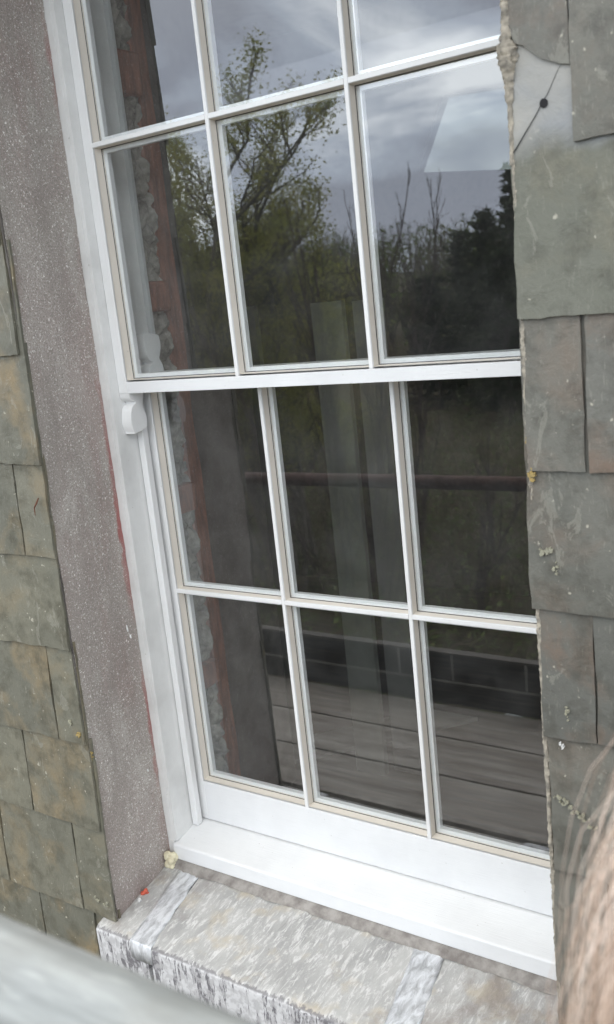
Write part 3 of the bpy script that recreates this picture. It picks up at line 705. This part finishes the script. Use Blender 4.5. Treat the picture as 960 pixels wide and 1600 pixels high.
tb = empty('toe_board', Vector((0, -5.32, DZ)) * S, 'dark toe board along the outer edge of the scaffold deck, seen reflected', 'toe board')
mb = MB(); mb.box(-14, 14, -5.36, -5.24, DZ, -4.30); mb.build('board', M['dark_board'], tb, bevel=.002)
mb = MB(); mb.box(-14, 14, -5.239, -5.225, -4.69, -4.66); mb.build('metal_strap', M['batten'], tb)
for x_ in (-6.0, -4.4, -1.42, -.62, .4, 2.0, 3.6): mb = MB(); mb.box(x_ - .015, x_ + .015, -5.239, -5.222, -4.65, -4.30); mb.build('strap_upright', M['batten'], tb)
mb = MB(); mb.box(-14, 14, -5.37, -5.235, -4.298, -4.27); mb.build('capping', M['trim'], tb)
def tube_thing(p0, p1, m, label, group=None, r=.093, name='scaffold_tube'):
    mb = MB(); mb.tube([p0, p1], r, 40, True); me_o = top(mb, name, m, Vector(min((p0, p1), key=lambda q: q[2])) * S, label, 'scaffold tube', group, smooth=False)
    o = me_o; 
    for p in o.data.polygons: p.use_smooth = len(p.vertices) == 4
    return o
rho = 1.5; ang = math.radians(-48.47) - math.asin(.093 / rho)
ty, tz = -4.87851 + rho * math.cos(ang), .43467 + rho * math.sin(ang)
tube_thing((3.15, ty, tz), (7.6, ty, tz), M['galv'], 'galvanised scaffold tube, blurred, close to the camera at the bottom left corner')
tube_thing((-13, -5.6, -2.06), (13, -5.6, -2.06), M['rust_tube'], 'dark rusty scaffold guard rail crossing the lower panes as a reflection')
tube_thing((-13.5, -5.75, -18), (-13.5, -5.75, 3), M['galv'], 'upright scaffold tube at the far left end of the deck')
tube_thing((7.4, -5.75, -18), (7.4, -5.75, 3), M['galv'], 'upright scaffold tube behind the camera on the outer side')
tube_thing((7.4, ty - .19, -18), (7.4, ty - .19, 3), M['galv'], 'upright scaffold tube holding the blurred ledger')
for x_ in (-12, -6, 0, 6): tube_thing((x_, -5.9, DZ - .24), (x_, -2.5, DZ - .24), M['galv'], {-12: 'leftmost transom tube under the scaffold deck', -6: 'transom tube under the deck left of the window', 0: 'transom tube under the deck below the window', 6: 'transom tube under the deck right of the window'}[x_], 'transoms under the deck')

# ------------------------------------------------------------------ plants, seen mirrored in the panes
def grow(seed, base, height, spread, levels, r0, nb, leafn, lsize, up_bias=.5, wig=.25, lmin=2, fork=.75, leafspread=.12, start=.25):
    """recursive limbs -> (wood MB, leaf MB) in metres"""
    rr = random.Random(seed); wood = MB(1); lf = MB(1); tips = []
    def limb(p, d, L_, r, lev):
        n = 4 if lev < 2 else 3; pts = [p.copy()]; rad = [r]; q = p.copy(); dd = d.copy()
        for i in range(n):
            dd = (dd + Vector((rr.gauss(0, wig), rr.gauss(0, wig), rr.gauss(0, wig * .6) + up_bias * .12))).normalized()
            q = q + dd * (L_ / n); pts.append(q.copy()); rad.append(max(.0022, r * (1 - .62 * (i + 1) / n)))
        wood.tube(pts, rad, 5 if lev < 2 else 3, False)
        if lev >= lmin:
            for k in range(leafn):
                a = rr.randrange(1, len(pts)); c = pts[a].lerp(pts[a - 1], rr.random()) + Vector((rr.gauss(0, leafspread), rr.gauss(0, leafspread), rr.gauss(0, leafspread)))
                s_ = lsize * rr.uniform(.6, 1.3); u = Vector((rr.gauss(0, 1), rr.gauss(0, 1), rr.gauss(0, 1))).normalized(); w = u.orthogonal().normalized()
                lf.add([c - u * s_ * .6, c + w * s_ * .35, c + u * s_ * .6, c - w * s_ * .35], [(0, 1, 2, 3)])
        if lev < levels:
            m_ = nb[lev] if lev < len(nb) else nb[-1]
            for k in range(m_):
                tt = start + (1 - start) * (k + rr.random()) / m_; fi = tt * n; i0 = min(n - 1, int(fi)); c = pts[i0].lerp(pts[i0 + 1], fi - i0)
                ax = dd.orthogonal().normalized(); ax.rotate(Matrix.Rotation(rr.uniform(0, 6.28), 3, dd)); nd = (dd * (1 - spread) + ax * spread + Vector((0, 0, up_bias * .3))).normalized()
                limb(c, nd, L_ * fork * rr.uniform(.65, 1.05) * (1.15 - .5 * tt), r * .52, lev + 1)
    limb(Vector(base), Vector((rr.uniform(-.08, .08), rr.uniform(-.08, .08), 1)).normalized(), height, r0, 0)
    return wood, lf
def plant(name, label, cat, seed, x, y, h, wm, lm, group=None, stems=1, **k):
    z = gh(x, y) - .1; t_ = empty(name, (x, y, z), label, cat, group); W = MB(1); Lf = MB(1); rr = random.Random(seed + 99)
    for s_ in range(stems):
        w, l = grow(seed + s_, (x + rr.uniform(-.5, .5) * (stems > 1), y + rr.uniform(-.4, .4) * (stems > 1), z), h * rr.uniform(.8, 1) , **k); W.add(w.v, w.f); Lf.add(l.v, l.f)
    W.build('trunk', wm, t_, fixn=False)
    if Lf.v: Lf.build('crown', lm, t_, fixn=False)
    return t_
# leafing trees on the left
plant('broadleaf_tree', 'tree coming into yellow green leaf, reflected in the middle upper pane', 'tree', 200, -8.0, -10.8, 7.3, M['bark'], M['leaf'], 'trees reflected in the panes',
      stems=4, fork=.46, spread=.5, start=.28, levels=4, r0=.062, nb=[11, 7, 5, 4], leafn=8, lsize=.042, leafspread=.09, up_bias=.55)
plant('broadleaf_tree', 'tree with sparse buds reflected in the left upper panes', 'tree', 304, -10.0, -11.2, 7.8, M['bark'], M['leaf'], 'trees reflected in the panes',
      stems=3, fork=.46, spread=.45, start=.28, levels=4, r0=.06, nb=[10, 7, 5, 4], leafn=8, lsize=.042, leafspread=.09, up_bias=.6)
plant('broadleaf_tree', 'leafy yellow green tree lower down behind the budding one', 'tree', 405, -11.6, -13.5, 6.6, M['bark'], M['leaf'], 'trees reflected in the panes',
      stems=2, fork=.5, spread=.6, levels=3, r0=.09, nb=[9, 7, 6], leafn=11, lsize=.06, up_bias=.4, leafspread=.12)
plant('broadleaf_tree', 'low dense leafing tree behind the two taller leafing ones', 'tree', 502, -11.0, -14.5, 6.4, M['bark'], M['leaf'], 'trees reflected in the panes',
      stems=3, fork=.5, spread=.6, levels=3, r0=.08, nb=[9, 7, 6], leafn=10, lsize=.055, up_bias=.4, leafspread=.12)
plant('broadleaf_tree', 'slender budding tree between the two taller leafing ones', 'tree', 203, -8.8, -12.4, 7.6, M['bark'], M['leaf'], 'trees reflected in the panes',
      stems=4, fork=.46, spread=.5, start=.28, levels=4, r0=.06, nb=[10, 7, 5, 4], leafn=7, lsize=.042, up_bias=.55, leafspread=.09)
# bare saplings
for i, (x_, y_, h_, st) in enumerate(((-6.25, -10.2, 6.6, 5), (-5.5, -10.0, 5.0, 4), (-6.8, -10.0, 6.2, 4), (-4.6, -10.6, 3.0, 3), (-7.2, -9.4, 4.0, 3))):
    plant('bare_sapling', ['tall bare sapling with thin upright twigs left of the second glazing bar', 'bare sapling with forked twigs against the clouds in the right pane', 'bare sapling leaning among the leafy tree branches',
          'short bare sapling in front of the dark hill', 'low bare bush at the foot of the leafing tree'][i], 'sapling', 100 + i * 10, x_, y_, h_, M['bark2'], M['leaf'], 'bare saplings reflected in the panes', stems=st,
          spread=.30, levels=3, r0=.022, nb=[12, 6, 3], leafn=0, lsize=.03, up_bias=.9, wig=.10, fork=.30, start=.2)
# conifers on the hill to the right
def conifer(x, y, h, seed, label, w=.26):
    z = gh(x, y) - .3; t_ = empty('pine_tree', (x, y, z), label, 'tree', 'dark pines on the hill'); rr = random.Random(seed)
    W = MB(1); W.tube([(x, y, z), (x, y, z + h)], [h * .018, .02], 6); C_ = MB(1); nl = int(h * 2.4)
    for k in range(nl):
        f = .12 + .88 * k / nl; zz = z + h * f; rad = h * w * (1 - f) ** .8 * rr.uniform(.6, 1.2) + .2
        for b in range(8):
            a = rr.uniform(0, 6.28); L_ = rad * rr.uniform(.6, 1.1); tip = Vector((x + math.cos(a) * L_, y + math.sin(a) * L_, zz + L_ * rr.uniform(-.1, .35))); W.tube([(x, y, zz), tip], [.03, .01], 3, False)
            for q in range(int(14 + 10 * L_)):
                c = Vector((x, y, zz)).lerp(tip, rr.uniform(.2, 1.05)) + Vector((rr.gauss(0, .13), rr.gauss(0, .13), rr.gauss(0, .10))); s_ = rr.uniform(.10, .24)
                u = Vector((rr.gauss(0, 1), rr.gauss(0, 1), rr.gauss(.3, .6))).normalized(); v_ = u.orthogonal().normalized() * s_ * .35; C_.add([c - u * s_, c + v_, c + u * s_, c - v_], [(0, 1, 2, 3)])
    W.build('trunk', M['bark2'], t_, fixn=False); C_.build('crown', M['needle'], t_, fixn=False)
conifer(-14.2, -37, 9.2, 1, 'tallest dark pine at the edge of the slates in the upper right pane')
conifer(-15.6, -37, 7.6, 2, 'dark pine just left of the tallest one', .32)
conifer(-17.6, -39, 6.9, 3, 'small pointed pine standing alone on the skyline')
conifer(-13.0, -34, 8.0, 4, 'broad dark pine low at the right edge of the pane', .34)
conifer(-16.2, -33, 5.6, 5, 'short dark pine in front of the others', .4)
conifer(-12.4, -31, 6.5, 6, 'dark pine nearest the house', .36)
# far wood on the ridge, one mass
rr = random.Random(5); W = MB(1); C_ = MB(1)
for k in range(230):
    x = rr.uniform(-75, -10); y = rr.uniform(-85, -42); z = gh(x, y); h = rr.uniform(4.5, 7.0)
    for s_ in range(10):
        tip = Vector((x + rr.gauss(0, 1.3), y + rr.gauss(0, 1.3), z + h * rr.uniform(.75, 1))); mid = Vector((x, y, z)).lerp(tip, .45); W.tube([(x, y, z), mid, tip], [.09, .05, .015], 3, False)
        for b in range(5):
            t2 = mid.lerp(tip, rr.random()); W.tube([t2, t2 + Vector((rr.gauss(0, .7), rr.gauss(0, .7), rr.uniform(.2, 1)))], [.02, .01], 3, False)
    for q in range(120):
        c = Vector((x + rr.gauss(0, 1.3), y + rr.gauss(0, 1.3), z + h * rr.uniform(.1, .95))); s_ = rr.uniform(.1, .25); u = Vector((rr.gauss(0, 1), rr.gauss(0, 1), rr.gauss(0, 1))).normalized(); v_ = u.orthogonal().normalized() * s_ * .5
        C_.add([c - u * s_, c + v_, c + u * s_, c - v_], [(0, 1, 2, 3)])
wd = empty('distant_wood', (-40, -60, gh(-40, -60)), 'brown bare wood along the far ridge', 'wood'); wd['kind'] = 'stuff'
W.build('branches', M['bark'], wd, fixn=False); C_.build('foliage', M['leaf_dk'], wd, fixn=False)
# undergrowth: bramble stems and ivy leaves over the bank
rr = random.Random(8); W = MB(1); C_ = MB(1)
for k in range(9500):
    y = -6.5 - 24 * rr.random() ** 1.5; x = 1.28 - (abs(y) + 1.2) * rr.uniform(.30, 1.15); z = gh(x, y); L_ = rr.uniform(.5, 2.6)
    d = Vector((rr.gauss(0, 1), rr.gauss(0, 1), rr.uniform(.5, 2.2))).normalized(); pts = [Vector((x, y, z - .05))]
    for i in range(4): d = (d + Vector((rr.gauss(0, .3), rr.gauss(0, .3), -.28 * i * rr.random()))).normalized(); pts.append(pts[-1] + d * L_ / 4)
    W.tube(pts, [.007, .006, .005, .004, .003], 3, False)
    for q in range(11):
        c = pts[rr.randrange(5)] + Vector((rr.gauss(0, .1), rr.gauss(0, .1), rr.gauss(0, .08))); s_ = rr.uniform(.02, .06); u = Vector((rr.gauss(0, 1), rr.gauss(0, 1), rr.gauss(0, 1))).normalized(); v_ = u.orthogonal().normalized() * s_ * .6
        C_.add([c - u * s_, c + v_, c + u * s_, c - v_], [(0, 1, 2, 3)])
ug = empty('undergrowth', (-6, -12, gh(-6, -12)), 'tangled brambles and ivy on the bank, reflected in the lower panes', 'undergrowth'); ug['kind'] = 'stuff'
W.build('stems', M['dead'], ug, fixn=False); C_.build('leaves', M['leaf_dk'], ug, fixn=False)

# ------------------------------------------------------------------ person kneeling beside the camera (only windblown hair enters the frame)
HC = Vector((1.283, -.825, -.195)); DZM = DZ * S
per = empty('person', (HC.x, HC.y - .02, DZM), 'kneeling person whose blurred fair brown hair fills the lower right edge', 'person')
def skin_mesh(name, verts, edges, rads, m, parent, sub=2, root=0):
    me = bpy.data.meshes.new(name); off = world_loc(parent); me.from_pydata([Vector(v) - off for v in verts], edges, []); o = bpy.data.objects.new(name, me); link(o); o.parent = parent
    md = o.modifiers.new('skin', 'SKIN'); md.use_smooth_shade = True
    for i, r in enumerate(rads):
        sv = me.skin_vertices[0].data[i]; sv.radius = (r, r) if not isinstance(r, tuple) else r; sv.use_root = (i == root)
    sb = o.modifiers.new('sub', 'SUBSURF'); sb.levels = sub; sb.render_levels = sub; me.materials.append(m); return o
X0, Y0 = HC.x, HC.y
hips = DZM + .50
V = [(X0, Y0 + .0, hips)]; Ra = [(.13, .11)]; Ed = []
def chain(start, pts):
    p = start
    for (c, r) in pts: V.append(c); Ra.append(r); Ed.append((p, len(V) - 1)); p = len(V) - 1
    return p
sp_ = chain(0, [((X0, Y0, hips + .16), (.115, .09)), ((X0, Y0 - .01, hips + .30), (.13, .10)), ((X0, Y0 - .01, hips + .42), (.07, .06)), ((X0, Y0, hips + .48), .05), ((X0, Y0 + .01, HC.z - .04), (.062, .07)), ((X0, Y0 + .005, HC.z + .04), (.074, .088)), ((X0, Y0 - .005, HC.z + .085), (.055, .065))])
nose = len(V); V.append((X0, Y0 + .115, HC.z - .012)); Ra.append(.012); Ed.append((5, nose))
for s_ in (-1, 1):
    sh = chain(2, [((X0 + s_ * .15, Y0 - .01, hips + .38), .05), ((X0 + s_ * .20, Y0 + .0, hips + .12), .038), ((X0 + s_ * .15, Y0 + .17, hips + .02), .028), ((X0 + s_ * .13, Y0 + .21, hips + .0), (.032, .016))])
    for f_ in range(4): chain(sh, [((X0 + s_ * (.145 - f_ * .018), Y0 + .26, hips - .005), .0085), ((X0 + s_ * (.146 - f_ * .018), Y0 + .285 - .006 * abs(f_ - 1.5), hips - .02), .0078), ((X0 + s_ * (.146 - f_ * .018), Y0 + .292 - .006 * abs(f_ - 1.5), hips - .042), .007)])
    chain(sh, [((X0 + s_ * .095, Y0 + .225, hips - .012), .0095), ((X0 + s_ * .082, Y0 + .25, hips - .03), .008)])
    chain(0, [((X0 + s_ * .09, Y0 + .01, hips - .07), .085), ((X0 + s_ * .10, Y0 + .06, DZM + .07), .055), ((X0 + s_ * .10, Y0 - .18, DZM + .06), .05), ((X0 + s_ * .10, Y0 - .36, DZM + .045), .035), ((X0 + s_ * .10, Y0 - .43, DZM + .03), .028)])
skin_mesh('body', V, Ed, Ra, M['skin'], per)
V = [(X0, Y0, hips)]; Ra = [(.145, .125)]; Ed = []
chain(0, [((X0, Y0, hips + .16), (.135, .11)), ((X0, Y0 - .01, hips + .30), (.15, .12)), ((X0, Y0 - .01, hips + .42), (.085, .07))])
for s_ in (-1, 1): chain(2, [((X0 + s_ * .15, Y0 - .01, hips + .38), .062), ((X0 + s_ * .20, Y0, hips + .12), .05), ((X0 + s_ * .155, Y0 + .15, hips + .025), .04)])
skin_mesh('jacket', V, Ed, Ra, M['jacket'], per)
V = [(X0, Y0, hips - .01)]; Ra = [(.14, .12)]; Ed = []
for s_ in (-1, 1): chain(0, [((X0 + s_ * .09, Y0 + .01, hips - .09), .095), ((X0 + s_ * .10, Y0 + .06, DZM + .07), .066), ((X0 + s_ * .10, Y0 - .18, DZM + .065), .058), ((X0 + s_ * .10, Y0 - .34, DZM + .05), .043)])
skin_mesh('trousers', V, Ed, Ra, M['trousers'], per)
for s_ in (-1, 1):       # eyes and ears
    bm = bmesh.new(); bmesh.ops.create_uvsphere(bm, u_segments=12, v_segments=8, radius=.012, matrix=Matrix.Translation(Vector((X0 + s_ * .032, Y0 + .075, HC.z + .018)) - world_loc(per)))
    me = bpy.data.meshes.new('eye'); bm.to_mesh(me); bm.free(); me.materials.append(M['spacer']); o = bpy.data.objects.new('eye', me); link(o); o.parent = per
# hair: loose wavy strands
rr = random.Random(4); Hb = MB(1)
for k in range(11000):
    a = rr.uniform(0, 2 * math.pi); el = math.acos(rr.uniform(-.25, 1)); n_ = Vector((math.sin(el) * math.cos(a), math.sin(el) * math.sin(a), math.cos(el)))
    if n_.y > .35 and n_.z < .55: continue                         # face stays free
    p = HC + Vector((n_.x * .082, n_.y * .095, n_.z * .10 + .02)); d = (n_ * 1.0 + Vector((rr.gauss(-.05, .45), rr.gauss(0, .4), .15))).normalized(); pts = [p]; ph = rr.uniform(0, 6.28); fr_ = rr.uniform(.6, 1.3)
    L_ = rr.uniform(.12, .31) * (1.25 if rr.random() < .12 else 1); n = 9; wild = rr.uniform(.2, 1.3)
    for i in range(n):
        w_ = Vector((math.sin(ph + i * fr_), math.cos(ph * 1.7 + i * fr_), 0)) * .28
        d = (d * .66 + Vector((0, 0, -.50)) + w_ * .6 * wild + n_ * .02).normalized(); q = pts[-1] + d * L_ / n
        r_ = Vector((q.x - HC.x, q.y - HC.y, 0))
        if q.y < -.965: q.y = -.965 + rr.uniform(0, .01)
        pts.append(q)
    Hb.tube(pts, [.00023] * n + [.0001], 3, False)
Hb.build('hair', M['hair'], per, fixn=False)
